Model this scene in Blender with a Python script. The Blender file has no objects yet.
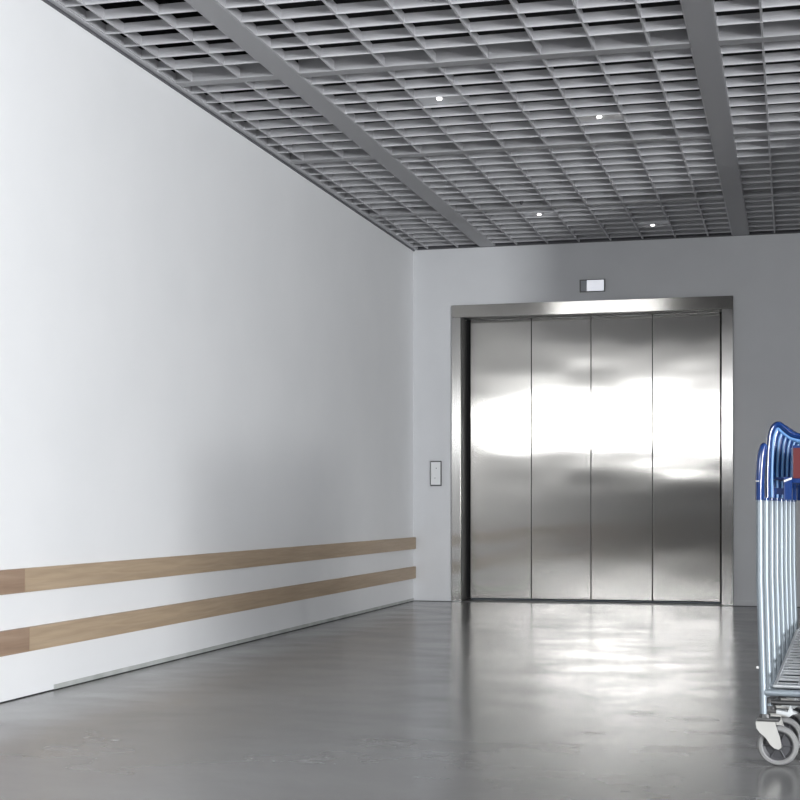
import bpy, bmesh, math, random
from mathutils import Vector, Matrix
C = bpy.context.scene.collection
R = math.radians
random.seed(4)

# ------------------------------------------------------------ camera, world, daylight, exposure
CAM = (3.16, -12.51, 0.81)
YAW = 14.69
cd = bpy.data.cameras.new('camera'); cam = bpy.data.objects.new('camera', cd); C.objects.link(cam)
cam.location = CAM; cam.rotation_euler = (R(90), 0, R(YAW))
cd.sensor_width = 36; cd.lens = 1495 / 800 * 36; cd.shift_y = 107 / 800; cd.clip_end = 100
bpy.context.scene.camera = cam
w = bpy.data.worlds.new('world'); bpy.context.scene.world = w; w.use_nodes = True
w.node_tree.nodes['Background'].inputs[0].default_value = (0.75, 0.85, 1, 1)
w.node_tree.nodes['Background'].inputs[1].default_value = 0.3
vs = bpy.context.scene.view_settings
vs.view_transform = 'Standard'; vs.look = 'None'; vs.gamma = 1; vs.exposure = 0.0

REAR_Y = -16.0; RIGHT_X = 11.3; LEFT_X = -5.0; RET_X = 4.6; RET_Y = -5.2
def area(name, loc, rot, sx, sy, power, col=(1, 1, 1)):
    l = bpy.data.lights.new(name, 'AREA'); l.shape = 'RECTANGLE'; l.size = sx; l.size_y = sy; l.energy = power; l.color = col
    o = bpy.data.objects.new(name, l); C.objects.link(o); o.location = loc; o.rotation_euler = rot
    return o
# daylight through the rear window band and the side windows
area('rear_window_daylight', (-1.3, REAR_Y - 0.14, 2.42), (R(90), 0, 0), 4.3, 1.02, 420, (0.97, 0.985, 1))
area('side_window_daylight', (RIGHT_X + 0.14, -15.05, 1.65), (R(90), 0, R(90)), 1.7, 2.5, 2450, (0.96, 0.98, 1))

# ------------------------------------------------------------ materials
def mat(name, col, rough=0.5, metal=0.0, **kw):
    m = bpy.data.materials.new(name); m.use_nodes = True
    b = m.node_tree.nodes['Principled BSDF']
    b.inputs['Base Color'].default_value = (*col, 1); b.inputs['Roughness'].default_value = rough
    b.inputs['Metallic'].default_value = metal
    for k, v in kw.items(): b.inputs[k.replace('_', ' ')].default_value = v
    return m
def nodes(m): return m.node_tree.nodes, m.node_tree.links, m.node_tree.nodes['Principled BSDF']
def noise_col(m, c1, c2, scale=(1, 1, 1), nscale=5, detail=5, lo=0.35, hi=0.65, bump=0, bd=0.002, dist=0.0):
    n, l, b = nodes(m)
    tc = n.new('ShaderNodeTexCoord'); mp = n.new('ShaderNodeMapping'); mp.inputs['Scale'].default_value = scale
    no = n.new('ShaderNodeTexNoise'); no.inputs['Scale'].default_value = nscale; no.inputs['Detail'].default_value = detail
    no.inputs['Distortion'].default_value = dist
    cr = n.new('ShaderNodeValToRGB'); cr.color_ramp.elements[0].position = lo; cr.color_ramp.elements[1].position = hi
    cr.color_ramp.elements[0].color = (*c1, 1); cr.color_ramp.elements[1].color = (*c2, 1)
    l.new(tc.outputs['Object'], mp.inputs[0]); l.new(mp.outputs[0], no.inputs['Vector'])
    l.new(no.outputs[0], cr.inputs[0]); l.new(cr.outputs[0], b.inputs['Base Color'])
    if bump:
        bp = n.new('ShaderNodeBump'); bp.inputs['Strength'].default_value = bump; bp.inputs['Distance'].default_value = bd
        l.new(no.outputs[0], bp.inputs['Height']); l.new(bp.outputs[0], b.inputs['Normal'])
    return m
WHITE = noise_col(mat('white_paint', (0.82, 0.83, 0.84), 0.6), (0.82, 0.827, 0.838), (0.84, 0.845, 0.855), nscale=2, bump=0.03)
GREYW = noise_col(mat('pale_grey_paint', (0.6, 0.61, 0.63), 0.55), (0.70, 0.71, 0.73), (0.73, 0.74, 0.76), nscale=2.5, bump=0.03)
DARKW = mat('dark_wall', (0.035, 0.036, 0.038), 0.7)
SOFFIT = mat('soffit', (0.7, 0.7, 0.71), 0.7)
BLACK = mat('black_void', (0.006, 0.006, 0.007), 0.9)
GRID = mat('grey_ceiling_metal', (0.56, 0.56, 0.58), 0.42, 0.0)
BAND = mat('grey_band_metal', (0.40, 0.40, 0.415), 0.45, 0.0)
TRIM = mat('dark_trim', (0.10, 0.10, 0.11), 0.5)
GAP = mat('joint_dark', (0.015, 0.015, 0.015), 0.8)
def steel(name, base, rough, aniso, rot, wav=0.0, streak_axis='z'):
    m = mat(name, base, rough, 1.0, Anisotropic=aniso, Anisotropic_Rotation=rot)
    n, l, b = nodes(m)
    tg = n.new('ShaderNodeTangent'); tg.direction_type = 'UV_MAP'; tg.uv_map = 'UVMap'
    l.new(tg.outputs[0], b.inputs['Tangent'])
    tc = n.new('ShaderNodeTexCoord')
    mp = n.new('ShaderNodeMapping'); mp.inputs['Scale'].default_value = (260, 260, 3) if streak_axis == 'z' else (3, 260, 260)
    no = n.new('ShaderNodeTexNoise'); no.inputs['Scale'].default_value = 1; no.inputs['Detail'].default_value = 3
    l.new(tc.outputs['Object'], mp.inputs[0]); l.new(mp.outputs[0], no.inputs['Vector'])
    mr = n.new('ShaderNodeMapRange'); mr.inputs[3].default_value = rough * 0.85; mr.inputs[4].default_value = rough * 1.15
    l.new(no.outputs[0], mr.inputs[0]); l.new(mr.outputs[0], b.inputs['Roughness'])
    if wav:
        mp2 = n.new('ShaderNodeMapping'); mp2.inputs['Scale'].default_value = (1.3, 1.3, 2.6)
        n2 = n.new('ShaderNodeTexNoise'); n2.inputs['Scale'].default_value = 1.0; n2.inputs['Detail'].default_value = 1
        l.new(tc.outputs['Object'], mp2.inputs[0]); l.new(mp2.outputs[0], n2.inputs['Vector'])
        bp = n.new('ShaderNodeBump'); bp.inputs['Strength'].default_value = 1.0; bp.inputs['Distance'].default_value = wav
        l.new(n2.outputs[0], bp.inputs['Height']); l.new(bp.outputs[0], b.inputs['Normal'])
    return m
STEEL = steel('brushed_steel', (0.52, 0.505, 0.48), 0.165, 1.0, 0.0, wav=0.004)
STEELF = steel('brushed_steel_frame', (0.50, 0.49, 0.475), 0.2, 1.0, 0.0)
STEELH = steel('brushed_steel_header', (0.46, 0.445, 0.42), 0.15, 1.0, 0.25, streak_axis='x')
PLATE = mat('satin_steel', (0.85, 0.86, 0.87), 0.35, 0.3)
REVEAL = mat('shaded_reveal_steel', (0.05, 0.05, 0.048), 0.6, 0.0)  # dark reflection and shade of the steel reveal put into the base colour
DSTEEL = mat('dark_steel', (0.12, 0.12, 0.12), 0.4, 0.8)
def wood(name, c1, c2):
    m = noise_col(mat(name, c1, 0.5), c1, c2, scale=(14, 0.7, 14), nscale=3.2, detail=8, lo=0.25, hi=0.75, bump=0.15, bd=0.001, dist=0.6)
    return m
WOODS = [wood('oak_light', (0.37, 0.275, 0.185), (0.50, 0.385, 0.27)), wood('oak_brown', (0.27, 0.18, 0.125), (0.40, 0.29, 0.21))]
# polished concrete
CONC = mat('polished_concrete', (0.2, 0.2, 0.2), 0.2, 0.0, Specular_IOR_Level=0.85)
def make_conc(m):
    n, l, b = nodes(m)
    tc = n.new('ShaderNodeTexCoord')
    a = n.new('ShaderNodeTexNoise'); a.inputs['Scale'].default_value = 0.9; a.inputs['Detail'].default_value = 8; a.inputs['Roughness'].default_value = 0.62; a.inputs['Distortion'].default_value = 0.4
    l.new(tc.outputs['Object'], a.inputs['Vector'])
    cr = n.new('ShaderNodeValToRGB'); e = cr.color_ramp.elements
    e[0].position = 0.3; e[0].color = (0.17, 0.168, 0.165, 1); e[1].position = 0.72; e[1].color = (0.235, 0.233, 0.23, 1)
    l.new(a.outputs[0], cr.inputs[0]); l.new(cr.outputs[0], b.inputs['Base Color'])
    r = n.new('ShaderNodeTexNoise'); r.inputs['Scale'].default_value = 2.2; r.inputs['Detail'].default_value = 6
    mp = n.new('ShaderNodeMapping'); mp.inputs['Scale'].default_value = (1, 1.6, 1)
    l.new(tc.outputs['Object'], mp.inputs[0]); l.new(mp.outputs[0], r.inputs['Vector'])
    mr = n.new('ShaderNodeMapRange'); mr.inputs[1].default_value = 0.3; mr.inputs[2].default_value = 0.7
    mr.inputs[3].default_value = 0.17; mr.inputs[4].default_value = 0.25
    l.new(r.outputs[0], mr.inputs[0]); l.new(mr.outputs[0], b.inputs['Roughness'])
    bp = n.new('ShaderNodeBump'); bp.inputs['Strength'].default_value = 1; bp.inputs['Distance'].default_value = 0.0003
    l.new(r.outputs[0], bp.inputs['Height']); l.new(bp.outputs[0], b.inputs['Normal'])
make_conc(CONC)
LENS = mat('lamp_lens', (1, 1, 1), 0.3, 0, Emission_Color=(1, 0.98, 0.94, 1), Emission_Strength=7)
HOUS = mat('lamp_housing', (0.75, 0.75, 0.77), 0.3, 0.7)
TUBE = mat('galvanised_tube', (0.27, 0.31, 0.345), 0.42, 0.4)
WIRE = mat('zinc_wire', (0.72, 0.74, 0.76), 0.4, 0.8)
BLUE = mat('blue_plastic', (0.003, 0.03, 0.15), 0.25, 0, Coat_Weight=0.6)
LBLUE = mat('blue_highlight_paint', (0.12, 0.26, 0.52), 0.25)  # highlight of the blue handle, put into the colour
RED = mat('red_panel', (0.10, 0.005, 0.008), 0.4)
RUB = mat('grey_rubber', (0.22, 0.22, 0.22), 0.7)
HUB = mat('dark_hub', (0.05, 0.05, 0.055), 0.5)
FORK = mat('white_zinc_fork', (0.55, 0.545, 0.52), 0.35, 0.3)
CLIP = mat('white_plastic', (0.8, 0.8, 0.8), 0.5)
PEDAL = mat('pale_grey_plastic', (0.5, 0.52, 0.53), 0.5)
MARK = mat('engraved_mark', (0.25, 0.26, 0.27), 0.5)

# ------------------------------------------------------------ mesh helpers
def box(bm, x0, x1, y0, y1, z0, z1, bev=0.0):
    g = bmesh.ops.create_cube(bm, size=1)
    for v in g['verts']:
        v.co = Vector(((x0 + x1) / 2 + v.co.x * (x1 - x0), (y0 + y1) / 2 + v.co.y * (y1 - y0), (z0 + z1) / 2 + v.co.z * (z1 - z0)))
    if bev:
        es = list({e for v in g['verts'] for e in v.link_edges})
        bmesh.ops.bevel(bm, geom=es, offset=bev, segments=2, affect='EDGES', profile=0.7)
def tube(bm, pts, r, n=10, caps=True, sx=1.0):
    pts = [Vector(p) for p in pts]; rings = []
    up = None
    for i, p in enumerate(pts):
        t = ((pts[min(i + 1, len(pts) - 1)] - pts[max(i - 1, 0)])).normalized()
        if up is None:
            up = Vector((0, 1, 0)) if abs(t.y) < 0.9 else Vector((0, 0, 1))
        a = (up - t * up.dot(t)).normalized(); b = t.cross(a); up = a
        rr = r[i] if isinstance(r, (list, tuple)) else r
        rings.append([bm.verts.new(p + (a * math.cos(k * 2 * math.pi / n) * sx + b * math.sin(k * 2 * math.pi / n)) * rr) for k in range(n)])
    for i in range(len(rings) - 1):
        for k in range(n):
            bm.faces.new((rings[i][k], rings[i][(k + 1) % n], rings[i + 1][(k + 1) % n], rings[i + 1][k]))
    if caps:
        bm.faces.new(rings[0][::-1]); bm.faces.new(rings[-1])
def smooth_path(pts, n=6):
    pts = [Vector(p) for p in pts]; out = []
    for i in range(len(pts) - 1):
        p0 = pts[max(i - 1, 0)]; p1 = pts[i]; p2 = pts[i + 1]; p3 = pts[min(i + 2, len(pts) - 1)]
        for k in range(n):
            t = k / n
            out.append(0.5 * ((2 * p1) + (p2 - p0) * t + (2 * p0 - 5 * p1 + 4 * p2 - p3) * t * t + (3 * p1 - p0 - 3 * p2 + p3) * t ** 3))
    out.append(pts[-1]); return out
def prism(bm, poly, y0, y1):
    a = [bm.verts.new((x, y0, z)) for x, z in poly]; b = [bm.verts.new((x, y1, z)) for x, z in poly]
    bm.faces.new(a); bm.faces.new(b[::-1])
    for i in range(len(poly)):
        j = (i + 1) % len(poly); bm.faces.new((a[j], a[i], b[i], b[j]))
def lathe_y(bm, prof, cx, cz, cy=0, n=32):      # profile (radius, y) spun about the y axis
    rings = [[bm.verts.new((cx + r * math.cos(k * 2 * math.pi / n), cy + y, cz + r * math.sin(k * 2 * math.pi / n))) for k in range(n)] for r, y in prof]
    for i in range(len(rings)):
        j = (i + 1) % len(rings)
        for k in range(n):
            bm.faces.new((rings[i][k], rings[i][(k + 1) % n], rings[j][(k + 1) % n], rings[j][k]))
def disc_z(bm, cx, cy, z0, z1, r, n=20):
    g = bmesh.ops.create_cone(bm, cap_ends=True, segments=n, radius1=r, radius2=r, depth=z1 - z0)
    for v in g['verts']: v.co += Vector((cx, cy, (z0 + z1) / 2))
def obj(name, bm, m, parent=None, smooth=False, origin=None, uv=False):
    me = bpy.data.meshes.new(name)
    if origin is not None: bmesh.ops.translate(bm, verts=bm.verts, vec=-Vector(origin))
    bmesh.ops.recalc_face_normals(bm, faces=bm.faces)
    if uv:
        ul = bm.loops.layers.uv.new('UVMap')
        for f in bm.faces:
            for lp in f.loops:
                c = lp.vert.co; nn = f.normal
                lp[ul].uv = (c.y, c.z) if abs(nn.x) > 0.7 else ((c.x, c.z) if abs(nn.y) > 0.5 else (c.x, c.y))
    if smooth:
        for f in bm.faces: f.smooth = True
    bm.to_mesh(me); bm.free(); me.materials.append(m)
    o = bpy.data.objects.new(name, me); C.objects.link(o)
    if origin is not None: o.location = origin
    if parent: o.parent = parent
    if smooth:
        try: me.set_sharp_from_angle(angle=R(40))
        except Exception: pass
    return o
def tag(o, label, cat, group=None):
    o['label'] = label; o['category'] = cat
    if group: o['group'] = group
    return o
def thing(name, label, cat, loc=(0, 0, 0), rz=0, group=None):
    o = bpy.data.objects.new(name, None); C.objects.link(o); o.location = loc; o.rotation_euler = (0, 0, rz); o.empty_display_size = 0.1
    return tag(o, label, cat, group)
def struct(name, m, boxes, bev=0):
    bm = bmesh.new()
    for b in boxes: box(bm, *b, bev)
    o = obj(name, bm, m); o['kind'] = 'structure'; return o
def boxes_obj(name, m, boxes, parent, bev=0.0, uv=False, origin=None):
    bm = bmesh.new()
    for b in boxes: box(bm, *b, bev)
    return obj(name, bm, m, parent, uv=uv, origin=origin)
def copy_tree(o, parent=None):
    c = o.copy(); C.objects.link(c); c.parent = parent
    for ch in list(o.children): copy_tree(ch, c)
    return c

# ------------------------------------------------------------ the room
H = 3.03; TOP = 3.55; LWEND = -7.9
struct('floor', CONC, [(LEFT_X - 0.2, RIGHT_X + 0.2, REAR_Y - 0.2, 0.6, -0.2, 0)])
struct('wall_left', WHITE, [(-0.25, 0, LWEND, 0, 0, H + 0.02)])
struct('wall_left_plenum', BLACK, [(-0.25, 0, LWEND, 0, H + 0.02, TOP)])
DX0, DX1, DZ = 0.42, 2.605, 2.43     # opening at the wall face
struct('wall_back', GREYW, [(-0.25, DX0, 0, 0.32, 0, H + 0.02), (DX1, RET_X + 0.2, 0, 0.32, 0, H + 0.02), (DX0, DX1, 0, 0.32, DZ + 0.06, H + 0.02)])
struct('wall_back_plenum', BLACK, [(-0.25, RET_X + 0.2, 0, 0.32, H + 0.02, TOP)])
struct('wall_right', GREYW, [(RET_X, RET_X + 0.2, RET_Y, 0, 0, H + 0.02)])
struct('wall_right_plenum', BLACK, [(RET_X, RET_X + 0.2, RET_Y, 0, H + 0.02, TOP)])
struct('wall_front', DARKW, [(RET_X + 0.2, RIGHT_X, RET_Y, RET_Y + 0.2, 0, TOP)])
struct('wall_side', DARKW, [(RIGHT_X, RIGHT_X + 0.25, REAR_Y, RET_Y, 0, 0.4), (RIGHT_X, RIGHT_X + 0.25, REAR_Y, RET_Y, 2.9, TOP),
    (RIGHT_X, RIGHT_X + 0.25, REAR_Y, -15.92, 0.4, 2.9), (RIGHT_X, RIGHT_X + 0.25, -14.18, RET_Y, 0.4, 2.9)])
struct('wall_rear', DARKW, [(LEFT_X, RIGHT_X, REAR_Y - 0.25, REAR_Y, 0, 1.90), (LEFT_X, RIGHT_X, REAR_Y - 0.25, REAR_Y, 2.94, TOP),
    (LEFT_X, -3.45, REAR_Y - 0.25, REAR_Y, 1.9, 2.94), (0.85, RIGHT_X, REAR_Y - 0.25, REAR_Y, 1.9, 2.94)])
struct('wall_far_left', DARKW, [(LEFT_X - 0.2, LEFT_X, REAR_Y, LWEND, 0, TOP), (LEFT_X, -0.25, LWEND, LWEND + 0.2, 0, TOP)])
struct('window_1', TRIM, [(x - 0.03, x + 0.03, REAR_Y - 0.12, REAR_Y - 0.05, 1.9, 2.94) for x in (-3.42, -1.3, 0.82)])
struct('window_2', TRIM, [(RIGHT_X + 0.04, RIGHT_X + 0.1, y - 0.03, y + 0.03, 0.4, 2.9) for y in (-15.89, -14.21)])
NROW = 4; MOD = 1.84
def bandy(k): return -1.52 - MOD * (k - 1)       # centre of the k-th cross band from the back wall
YEND = bandy(4)
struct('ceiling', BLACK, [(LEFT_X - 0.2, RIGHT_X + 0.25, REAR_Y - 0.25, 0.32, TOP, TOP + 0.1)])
struct('trim_1', SOFFIT, [(0, RIGHT_X, REAR_Y, YEND - 0.04, H, H + 0.06), (LEFT_X, 0, REAR_Y, LWEND, H, H + 0.06), (4.78, RIGHT_X, YEND - 0.04, RET_Y, H, H + 0.06)])
# edge angle along the left wall, thin shadow trim along the back wall
struct('trim_2', TRIM, [(0.0, 0.012, YEND, 0, H - 0.014, H + 0.05)])
struct('trim_3', GRID, [(0.012, 0.036, YEND, 0, H - 0.004, H + 0.05)])
struct('trim_4', TRIM, [(0.036, RET_X, -0.014, 0, H - 0.006, H + 0.05)])
B1 = (0.592, 0.714); B2 = (2.692, 2.818)
struct('trim_5', BAND, [(B1[0], B1[1], YEND, -0.014, H - 0.004, H + 0.045)], 0.002)
struct('trim_6', BAND, [(B2[0], B2[1], YEND, -0.014, H - 0.004, H + 0.045)], 0.002)
struct('baseboard_back', GREYW, [(0, 0.342, -0.008, 0, 0.004, 0.045), (2.694, RET_X, -0.008, 0, 0.004, 0.045)], 0.002)
struct('baseboard_left', noise_col(mat('skirting', (0.5, 0.52, 0.5), 0.6), (0.38, 0.40, 0.38), (0.52, 0.53, 0.52), nscale=6), [(0, 0.006, -6.5, 0, 0.004, 0.024)])
struct('trim_7', GAP, [(0, 0.008, LWEND, 0, 0, 0.004), (0, 0.342, -0.012, 0, 0, 0.004), (2.694, RET_X, -0.012, 0, 0, 0.004)])

# ------------------------------------------------------------ open-cell ceiling panels
GX = [0.11 + 0.265 * k for k in range(20)]
BH = 0.046
def panel(x0, x1, ytop, ybot, closed):
    """longitudinal and cross blades of one panel; cross band of the frame at the far-from-wall end"""
    bm = bmesh.new()
    t = 0.005
    for x in GX if x0 > 0.2 else (0.13, 0.395):
        if x0 + 0.03 < x < x1 - 0.03: box(bm, x - t, x + t, ybot, ytop, H, H + BH)
    n = round((ytop - ybot) / 0.1956)
    st = 0.20
    y = ybot + 0.13
    while y < ytop - 0.03:
        # a cross blade with a slightly dished face and a rolled lower edge
        prof = [(-0.003, 0), (0.003, 0), (0.004, 0.006), (0.0015, 0.02), (0.0015, BH), (-0.0005, BH), (-0.0005, 0.02), (-0.003, 0.006)]
        a = [bm.verts.new((x0, y + p, H + q - 0.001)) for p, q in prof]; b = [bm.verts.new((x1, y + p, H + q - 0.001)) for p, q in prof]
        bm.faces.new(a); bm.faces.new(b[::-1])
        for i in range(len(prof)):
            j = (i + 1) % len(prof); bm.faces.new((a[j], a[i], b[i], b[j]))
        y += st
    # perimeter angle
    box(bm, x0, x0 + 0.006, ybot, ytop, H, H + BH); box(bm, x1 - 0.006, x1, ybot, ytop, H, H + BH)
    return bm
lanes = [(0.037, B1[0] - 0.001, 'in the narrow row beside the white left wall'),
         (B1[1] + 0.001, B2[0] - 0.001, 'in the wide middle row between the two long bands'),
         (B2[1] + 0.001, 4.44, 'right of the right-hand long band')]
place = ['meeting the back wall above the lift', 'second from the back wall', 'third from the back wall', 'nearest the camera, cut by the top edge']
for li, (x0, x1, lt) in enumerate(lanes):
    for k in range(NROW):
        ytop = -0.015 if k == 0 else bandy(k) - 0.041
        ybot = bandy(k + 1) + 0.041
        bm = panel(x0, x1, ytop, ybot, False)
        pl = place[k] if (li == 1 or k) else 'meeting the back wall'
        o = obj('ceiling_grid_panel', bm, GRID, origin=((x0 + x1) / 2, (ytop + ybot) / 2, H))
        tag(o, 'grey open-cell ceiling grid panel %s, %s' % (lt, pl), 'ceiling panel', 'open-cell ceiling grid panels')
        struct('trim_%d' % (8 + li * NROW + k), BAND, [(x0, x1, bandy(k + 1) - 0.04, bandy(k + 1) + 0.04, H - 0.001, H + 0.10)], 0.002)

# ------------------------------------------------------------ downlights in the grid
def downlight(cx, cy, label, dy=0.0, power=6):
    t = thing('ceiling_downlight', label, 'ceiling light', (cx, cy, H), 0, 'small downlights set in the ceiling grid')
    bm = bmesh.new(); box(bm, -0.124, 0.124, -0.088, 0.088, 0.012, 0.024, 0.002); obj('housing', bm, HOUS, t)
    bm = bmesh.new(); disc_z(bm, 0, dy * 0.85, 0.004, 0.012, 0.032)
    obj('bezel', bm, HOUS, t, smooth=True)
    bm = bmesh.new(); disc_z(bm, 0, dy * 0.85, -0.001, 0.004, 0.014)
    obj('lens', bm, LENS, t)
    l = bpy.data.lights.new('lamp', 'SPOT'); l.energy = power; l.spot_size = R(95); l.spot_blend = 1; l.shadow_soft_size = 0.02; l.color = (1, 0.97, 0.93)
    o = bpy.data.objects.new('lamp', l); C.objects.link(o); o.parent = t; o.location = (0, 0, -0.01)
    return t
def celly(ybot, k): return ybot + 0.13 + 0.20 * (k + 0.5)
downlight(1.3025, celly(bandy(3) + 0.041, 2), 'small lit ceiling downlight nearest the camera, above the left door edge', -0.06)
downlight(2.0975, celly(bandy(3) + 0.041, 5), 'small lit ceiling downlight beside the right-hand long band, in front', -0.06)
downlight(1.3025, celly(bandy(1) + 0.041, 0), 'small lit ceiling downlight near the back wall, behind the dark sensor')
downlight(2.0975, celly(bandy(1) + 0.041, 3), 'tiny lit ceiling downlight closest to back wall, in the shaded grid', 0.06)
bm = bmesh.new(); disc_z(bm, 0, 0, -0.012, 0.0, 0.013); bmesh.ops.create_uvsphere(bm, u_segments=12, v_segments=8, radius=0.011, matrix=Matrix.Translation((0, 0, -0.014)))
o = obj('ceiling_sensor', bm, HUB, smooth=True); o.location = (1.26, bandy(2) + 0.041 + 0.13 + 0.2 * 7, H - 0.001)
tag(o, 'small dark round sensor under the ceiling grid beside a downlight', 'sensor')

# ------------------------------------------------------------ lift doors
E = thing('elevator_entrance', 'wide brushed stainless steel lift doors with steel frame in the back wall', 'elevator', ((DX0 + DX1) / 2, 0, 0))
def epart(name, m, boxes, bev=0.0, uv=True, par=E):
    bm = bmesh.new()
    for b in boxes: box(bm, *b, bev)
    bmesh.ops.translate(bm, verts=bm.verts, vec=(-(DX0 + DX1) / 2, 0, 0))
    o = obj(name, bm, m, None, uv=uv); o.parent = par; return o
FT = 2.535
epart('jamb', STEELF, [(0.342, DX0, -0.02, 0.0, 0.006, DZ)], 0.0015)
epart('jamb', STEELF, [(DX1, 2.694, -0.02, 0.0, 0.006, DZ)], 0.0015)
epart('header', STEELH, [(0.342, 2.694, -0.02, 0.0, DZ + 0.001, FT)], 0.0015)
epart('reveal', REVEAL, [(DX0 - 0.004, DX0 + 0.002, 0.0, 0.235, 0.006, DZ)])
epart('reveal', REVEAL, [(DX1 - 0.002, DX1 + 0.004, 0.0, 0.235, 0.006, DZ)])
epart('lintel_underside', DSTEEL, [(DX0, DX1, 0.0, 0.16, DZ, DZ + 0.006)])
PY = 0.2
xs = [0.458, 0.995, 1.507, 2.024, 2.585]
gaps = 0.003
for i in range(4):
    p = epart('door_panel', STEEL, [(xs[i] + gaps, xs[i + 1] - gaps, PY, PY + 0.04, 0.022, DZ + 0.03)], 0.0025)
    # strips added for bright lines along top and bottom, the top one tilted
    epart('bright_edge_strip', STEELF, [(xs[i] + gaps + 0.004, xs[i + 1] - gaps - 0.004, PY - 0.003, PY, 0.024, 0.034)], par=p)
    bm = bmesh.new()
    x0, x1 = xs[i] + gaps + 0.006 - (DX0 + DX1) / 2, xs[i + 1] - gaps - 0.012 - (DX0 + DX1) / 2
    pr = [(PY - 0.0004, 2.428), (PY - 0.0013, 2.446), (PY + 0.001, 2.446), (PY + 0.001, 2.428)]
    a = [bm.verts.new((x0, pp, q)) for pp, q in pr]; b = [bm.verts.new((x1, pp, q)) for pp, q in pr]
    bm.faces.new(a); bm.faces.new(b[::-1])
    for k in range(4): bm.faces.new((a[(k + 1) % 4], a[k], b[k], b[(k + 1) % 4]))
    o = obj('bright_edge_strip', bm, STEELF, None, uv=True); o.parent = p
epart('sill', DSTEEL, [(DX0, DX1, 0.0, 0.26, 0.0005, 0.006)])
epart('shaft_dark_fill', BLACK, [(DX0 - 0.1, DX1 + 0.1, 0.27, 0.30, 0.01, DZ + 0.05), (DX0 - 0.001, xs[0] + 0.001, PY + 0.03, PY + 0.06, 0.006, DZ + 0.05)], uv=False)  # black sheets stand in for the darkness of shaft and side slot

# ------------------------------------------------------------ indicator and call plate
t = thing('floor_indicator', 'small rectangular steel indicator box on the wall above the lift doors', 'indicator', (1.545, 0, 2.66))
bm = bmesh.new(); box(bm, -0.105, 0.105, -0.022, 0, -0.052, 0.052, 0.003); obj('body', bm, DSTEEL, t)
bm = bmesh.new(); box(bm, -0.094, -0.045, -0.025, -0.022, -0.043, 0.043, 0.001); obj('lens', bm, mat('indicator_lens', (0.33, 0.35, 0.38), 0.25), t)['label'] = 'dull grey left window'
bm = bmesh.new(); box(bm, -0.044, 0.098, -0.026, -0.022, -0.045, 0.045, 0.001)
obj('face_plate', bm, mat('indicator_lit', (0.85, 0.86, 0.9), 0.3, 0, Emission_Color=(0.9, 0.92, 1, 1), Emission_Strength=0.55), t)['label'] = 'bright white face'
t = thing('call_plate', 'small upright steel call button plate on the wall left of the lift', 'call button', (0.203, 0, 1.098))
bm = bmesh.new(); box(bm, -0.048, 0.048, -0.018, 0, -0.108, 0.108, 0.002); obj('back_box', bm, DSTEEL, t)
bm = bmesh.new(); box(bm, -0.043, 0.041, -0.021, -0.018, -0.097, 0.098, 0.001); obj('face_plate', bm, PLATE, t)
for zz, s in ((0.045, 1), (-0.04, -1)):
    bm = bmesh.new(); lathe_y(bm, [(0.0005, -0.004), (0.011, -0.004), (0.012, -0.001), (0.012, 0), (0.0005, 0)], 0.006 if s > 0 else -0.006, zz, -0.021, 20)
    b = obj('button', bm, PLATE, t, smooth=True)
    bm = bmesh.new(); xx = 0.006 if s > 0 else -0.006
    prism(bm, [(xx - 0.006, zz - 0.004 * s), (xx + 0.006, zz - 0.004 * s), (xx, zz + 0.006 * s)], -0.0262, -0.0248)
    obj('arrow', bm, MARK, b)

# ------------------------------------------------------------ wooden wall rails
def rail(y0, y1, z0, z1, m, label):
    bm = bmesh.new(); box(bm, -0.013, 0.013, y0, y1, z0, z1, 0.002)
    o = obj('wooden_wall_rail', bm, m, origin=(0.0, (y0 + y1) / 2, (z0 + z1) / 2)); o.location.x = 0.013
    tag(o, label, 'wall rail', 'oak rub rails along the white wall')
rail(-6.800, -0.012, 0.449, 0.550, WOODS[0], 'long pale oak board of the upper rail on the white left wall')
rail(-8.5, -6.803, 0.449, 0.550, WOODS[1], 'browner oak board at left edge, continuing the upper wall rail')
rail(-6.762, -0.012, 0.196, 0.298, WOODS[0], 'long pale oak board of the lower rail on the white left wall')
rail(-8.5, -6.765, 0.196, 0.298, WOODS[1], 'browner oak board at left edge, continuing the lower wall rail')

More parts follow.
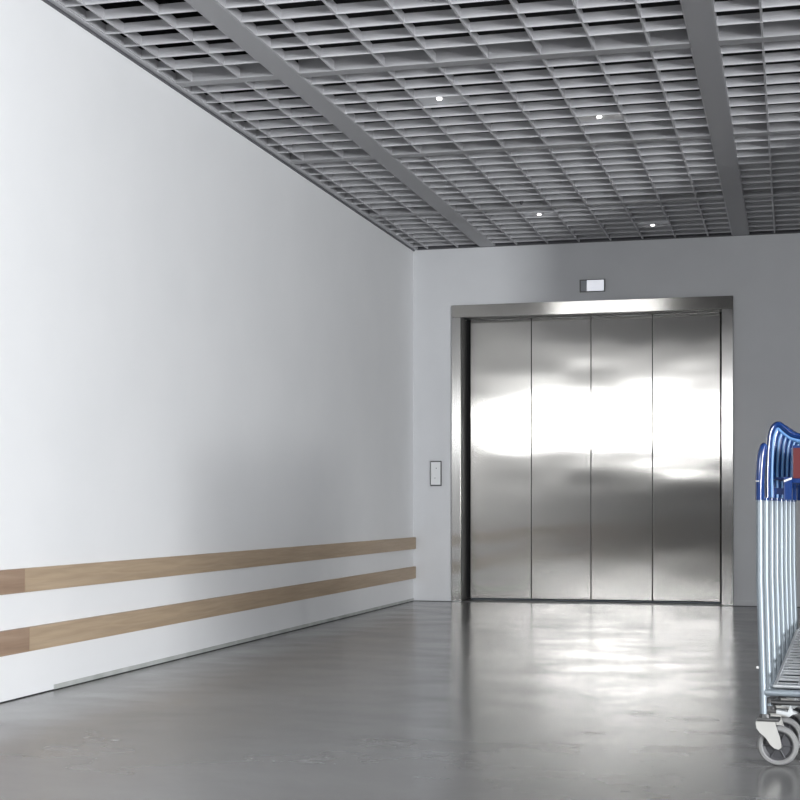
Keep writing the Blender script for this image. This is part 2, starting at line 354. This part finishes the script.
# ------------------------------------------------------------ luggage trolleys
Wd = 0.56
def sym(x, s): return x if s > 0 else Wd - x
def make_trolley():
    t = thing('luggage_trolley', '', 'luggage trolley', (0, 0, 0), 0, 'nested luggage trolleys at the right edge')
    for s in (1, -1):
        X = lambda x: sym(x, s)
        bm = bmesh.new(); tube(bm, [(X(0.0), 0, 0.157), (X(-0.004), 0, 0.30), (X(-0.012), 0, 0.58), (X(-0.012), 0, 0.86)], 0.0112, 14)
        post = obj('post', bm, TUBE, t, smooth=True)
        bm = bmesh.new(); box(bm, min(X(-0.022), X(-0.012)), max(X(-0.022), X(-0.012)), -0.005, 0.005, 0.302, 0.309, 0.001); obj('clip', bm, CLIP, post)['label'] = 'white plastic clip'
        # blue grip sleeve
        bm = bmesh.new()
        tube(bm, smooth_path([(X(-0.012), 0, 0.832), (X(-0.011), 0, 0.90), (X(-0.007), 0.004, 0.965), (X(-0.001), 0.008, 0.995), (X(0.006), 0.012, 1.004)], 5),
             [0.0135, 0.0135, 0.0136, 0.0138, 0.014, 0.0142, 0.0144, 0.0146, 0.0148, 0.015, 0.015, 0.015, 0.0148, 0.0146, 0.0142, 0.0138, 0.0135, 0.013, 0.0115, 0.009, 0.005], 14, sx=1.5)
        g = obj('grip', bm, BLUE, t, smooth=True)
        bm = bmesh.new(); tube(bm, [(X(-0.0118), 0, 0.889), (X(-0.0116), 0, 0.893)], 0.0141, 14, sx=1.5); obj('ring', bm, CLIP, g, smooth=True)['label'] = 'thin white ring'
        # caster: plate, fork, tyre, hub
        bm = bmesh.new(); box(bm, min(X(-0.018), X(0.05)), max(X(-0.018), X(0.05)), -0.03, 0.03, 0.140, 0.150, 0.003)
        cyl = bmesh.ops.create_cone(bm, cap_ends=True, segments=16, radius1=0.02, radius2=0.016, depth=0.012)
        for v in cyl['verts']: v.co += Vector((X(0.004), 0, 0.155))
        cp = obj('caster_plate', bm, DSTEEL, t)
        poly = [(-0.022, 0.139), (-0.022, 0.128), (-0.019, 0.117), (-0.010, 0.104), (0.003, 0.094), (0.012, 0.084), (0.022, 0.068), (0.035, 0.057), (0.048, 0.054), (0.056, 0.060), (0.056, 0.070), (0.051, 0.094), (0.042, 0.118), (0.037, 0.139)]
        bm = bmesh.new()
        for y0, y1 in ((-0.026, -0.022), (0.022, 0.026)): prism(bm, [(X(a), b) for a, b in poly], y0, y1)
        box(bm, min(X(-0.022), X(0.037)), max(X(-0.022), X(0.037)), -0.026, 0.026, 0.1345, 0.1395)
        wx = X(0.044)
        fk = obj('caster_fork', bm, FORK, t)
        bm = bmesh.new(); lathe_y(bm, [(0.046, -0.012), (0.050, -0.015), (0.058, -0.014), (0.0625, -0.008), (0.063, 0), (0.0625, 0.008), (0.058, 0.014), (0.050, 0.015), (0.046, 0.012)], wx, 0.0635)
        wh = obj('wheel', bm, RUB, t, smooth=True)
        bm = bmesh.new(); lathe_y(bm, [(0.006, -0.017), (0.014, -0.017), (0.016, -0.009), (0.038, -0.006), (0.046, -0.012), (0.046, 0.012), (0.038, 0.006), (0.016, 0.009), (0.014, 0.017), (0.006, 0.017)], wx, 0.0635)
        for q in range(6):
            an = q * math.pi / 3
            tube(bm, [(wx + 0.014 * math.cos(an), -0.008, 0.0635 + 0.014 * math.sin(an)), (wx + 0.044 * math.cos(an), -0.009, 0.0635 + 0.044 * math.sin(an))], 0.003, 6)
        obj('hub', bm, HUB, wh, smooth=True)
        # tapered base rail to the front wheel
        bm = bmesh.new(); tube(bm, smooth_path([(X(0.012), 0.012, 0.20), (X(0.035), 0.22, 0.205), (X(0.085), 0.62, 0.205), (X(0.125), 0.76, 0.19), (X(0.135), 0.78, 0.15)], 4), 0.009, 10)
        obj('base_rail', bm, DSTEEL, t, smooth=True)
        bm = bmesh.new()
        n = 24; cx, cz, yy = X(0.135), 0.050, 0.78
        prof = [(0.012, -0.011), (0.046, -0.013), (0.05, -0.007), (0.05, 0.007), (0.046, 0.013), (0.012, 0.011)]
        lathe_y(bm, prof, 0, 0, 0, n)
        bmesh.ops.rotate(bm, verts=bm.verts, matrix=Matrix.Rotation(R(90), 3, 'Z'))
        bmesh.ops.translate(bm, verts=bm.verts, vec=(cx, yy, cz + 0.0005))
        w2 = obj('front_wheel', bm, RUB, t, smooth=True)
        bm = bmesh.new()
        for d in (-0.019, 0.016): box(bm, cx + d, cx + d + 0.003, yy - 0.014, yy + 0.014, 0.04, 0.138, 0.001)
        box(bm, cx - 0.019, cx + 0.019, yy - 0.014, yy + 0.014, 0.136, 0.150, 0.002)
        obj('front_fork', bm, FORK, t)
    # handle: horned blue bar rising over both ends, highlight on its inner edge painted in light blue
    def hp(off=0.0, dy=0.0):
        half = [(0.010, 0.045, 0.84), (0.010, 0.045, 0.93), (0.015, 0.05, 1.02), (0.024, 0.055, 1.058), (0.040, 0.058, 1.070), (0.060, 0.06, 1.056), (0.090, 0.06, 1.035), (0.17, 0.06, 1.025)]
        if off:
            half = [(0.010 + off, 0.045, 0.84), (0.010 + off, 0.045, 0.93), (0.015 + off * 0.9, 0.05, 1.015), (0.024 + off * 0.7, 0.055, 1.050 - off * 0.4), (0.040, 0.058, 1.070 - off), (0.060 - off * .3, 0.06, 1.056 - off * 1.1), (0.090, 0.06, 1.035 - off), (0.17, 0.06, 1.025 - off)]
        left = [(x, y + dy, z) for x, y, z in half]
        return smooth_path(left + [(Wd - x, y, z) for x, y, z in left[::-1]], 6)
    bm = bmesh.new(); tube(bm, hp(), 0.0105, 12, sx=2.0); hb = obj('handle', bm, BLUE, t, smooth=True)
    bm = bmesh.new(); tube(bm, hp(0.0125, -0.014), 0.0045, 8); obj('handle_highlight', bm, LBLUE, hb, smooth=True)['label'] = 'painted light blue highlight on inner edge'
    bm = bmesh.new(); box(bm, 0.082, Wd - 0.082, 0.042, 0.058, 0.885, 1.004, 0.004); sp = obj('sign_panel', bm, BLUE, t)
    bm = bmesh.new(); box(bm, 0.087, Wd - 0.087, 0.039, 0.042, 0.900, 0.996, 0.002); obj('panel_face', bm, RED, sp)['label'] = 'dark red panel face'
    bm = bmesh.new(); box(bm, 0.060, 0.085, 0.02, 0.05, 0.832, 0.905, 0.003); box(bm, 0.030, 0.064, 0.04, 0.05, 0.85, 0.87)
    cl = obj('coin_lock', bm, BLUE, t)
    bm = bmesh.new(); prism(bm, [(0.0605, 0.888), (0.0605, 0.894), (0.0845, 0.903), (0.0845, 0.897)], 0.017, 0.0205); obj('stripe', bm, CLIP, cl)['label'] = 'white stripe'
    bm = bmesh.new(); tube(bm, [(0.014, 0.066, 0.90), (Wd - 0.014, 0.066, 0.90)], 0.005, 8)
    obj('upper_crossbar', bm, BLUE, t, smooth=True)
    bm = bmesh.new(); tube(bm, [(0.004, -0.002, 0.228), (Wd - 0.004, -0.002, 0.228)], 0.0105, 12); obj('lower_crossbar', bm, TUBE, t, smooth=True)
    bm = bmesh.new(); tube(bm, [(0.02, 0.02, 0.195), (Wd - 0.02, 0.02, 0.195)], 0.008, 10); obj('base_crossbar', bm, DSTEEL, t, smooth=True)
    # sloping wire deck
    L = 0.80
    def dk(u, v): return (0.032 + 0.012 * v + u * (Wd - 0.064 - 0.024 * v), 0.02 + L * v, 0.246 + 0.112 * v)
    bm = bmesh.new(); tube(bm, [dk(0, 0), dk(0, 1), dk(1, 1), dk(1, 0), dk(0, 0)], 0.0055, 8); df = obj('deck_frame', bm, WIRE, t, smooth=True)
    bm = bmesh.new()
    for i in range(1, 20): tube(bm, [dk(0, i / 20), dk(1, i / 20)], 0.0024, 6)
    for i in range(1, 7): tube(bm, [dk(i / 7, 0), dk(i / 7, 1)], 0.003, 6)
    obj('wire_mesh', bm, WIRE, df)
    # foot brake
    bm = bmesh.new(); prism(bm, [(0.040, 0.176), (0.075, 0.172), (0.082, 0.190), (0.088, 0.174), (0.104, 0.168), (0.090, 0.164), (0.080, 0.156), (0.06, 0.163), (0.04, 0.165)], -0.02, 0.012)
    obj('brake_pedal', bm, PEDAL, t)
    return t
proto = make_trolley()
names = ['nearest', 'second', 'third', 'fourth', 'fifth', 'sixth', 'seventh', 'farthest']
for i in range(8):
    o = proto if i == 0 else copy_tree(proto)
    a = R(-4.2); d = 0.2
    o.location = (3.074 + i * d * -math.sin(a), -7.676 + i * d * math.cos(a), 0); o.rotation_euler = (0, 0, a)
    o['label'] = 'grey metal luggage trolley, blue handle, %s' % (
        'nearest of the nested row' if i == 0 else '%s from the camera in the nested row' % names[i] if i < 7 else 'farthest of the nested row')
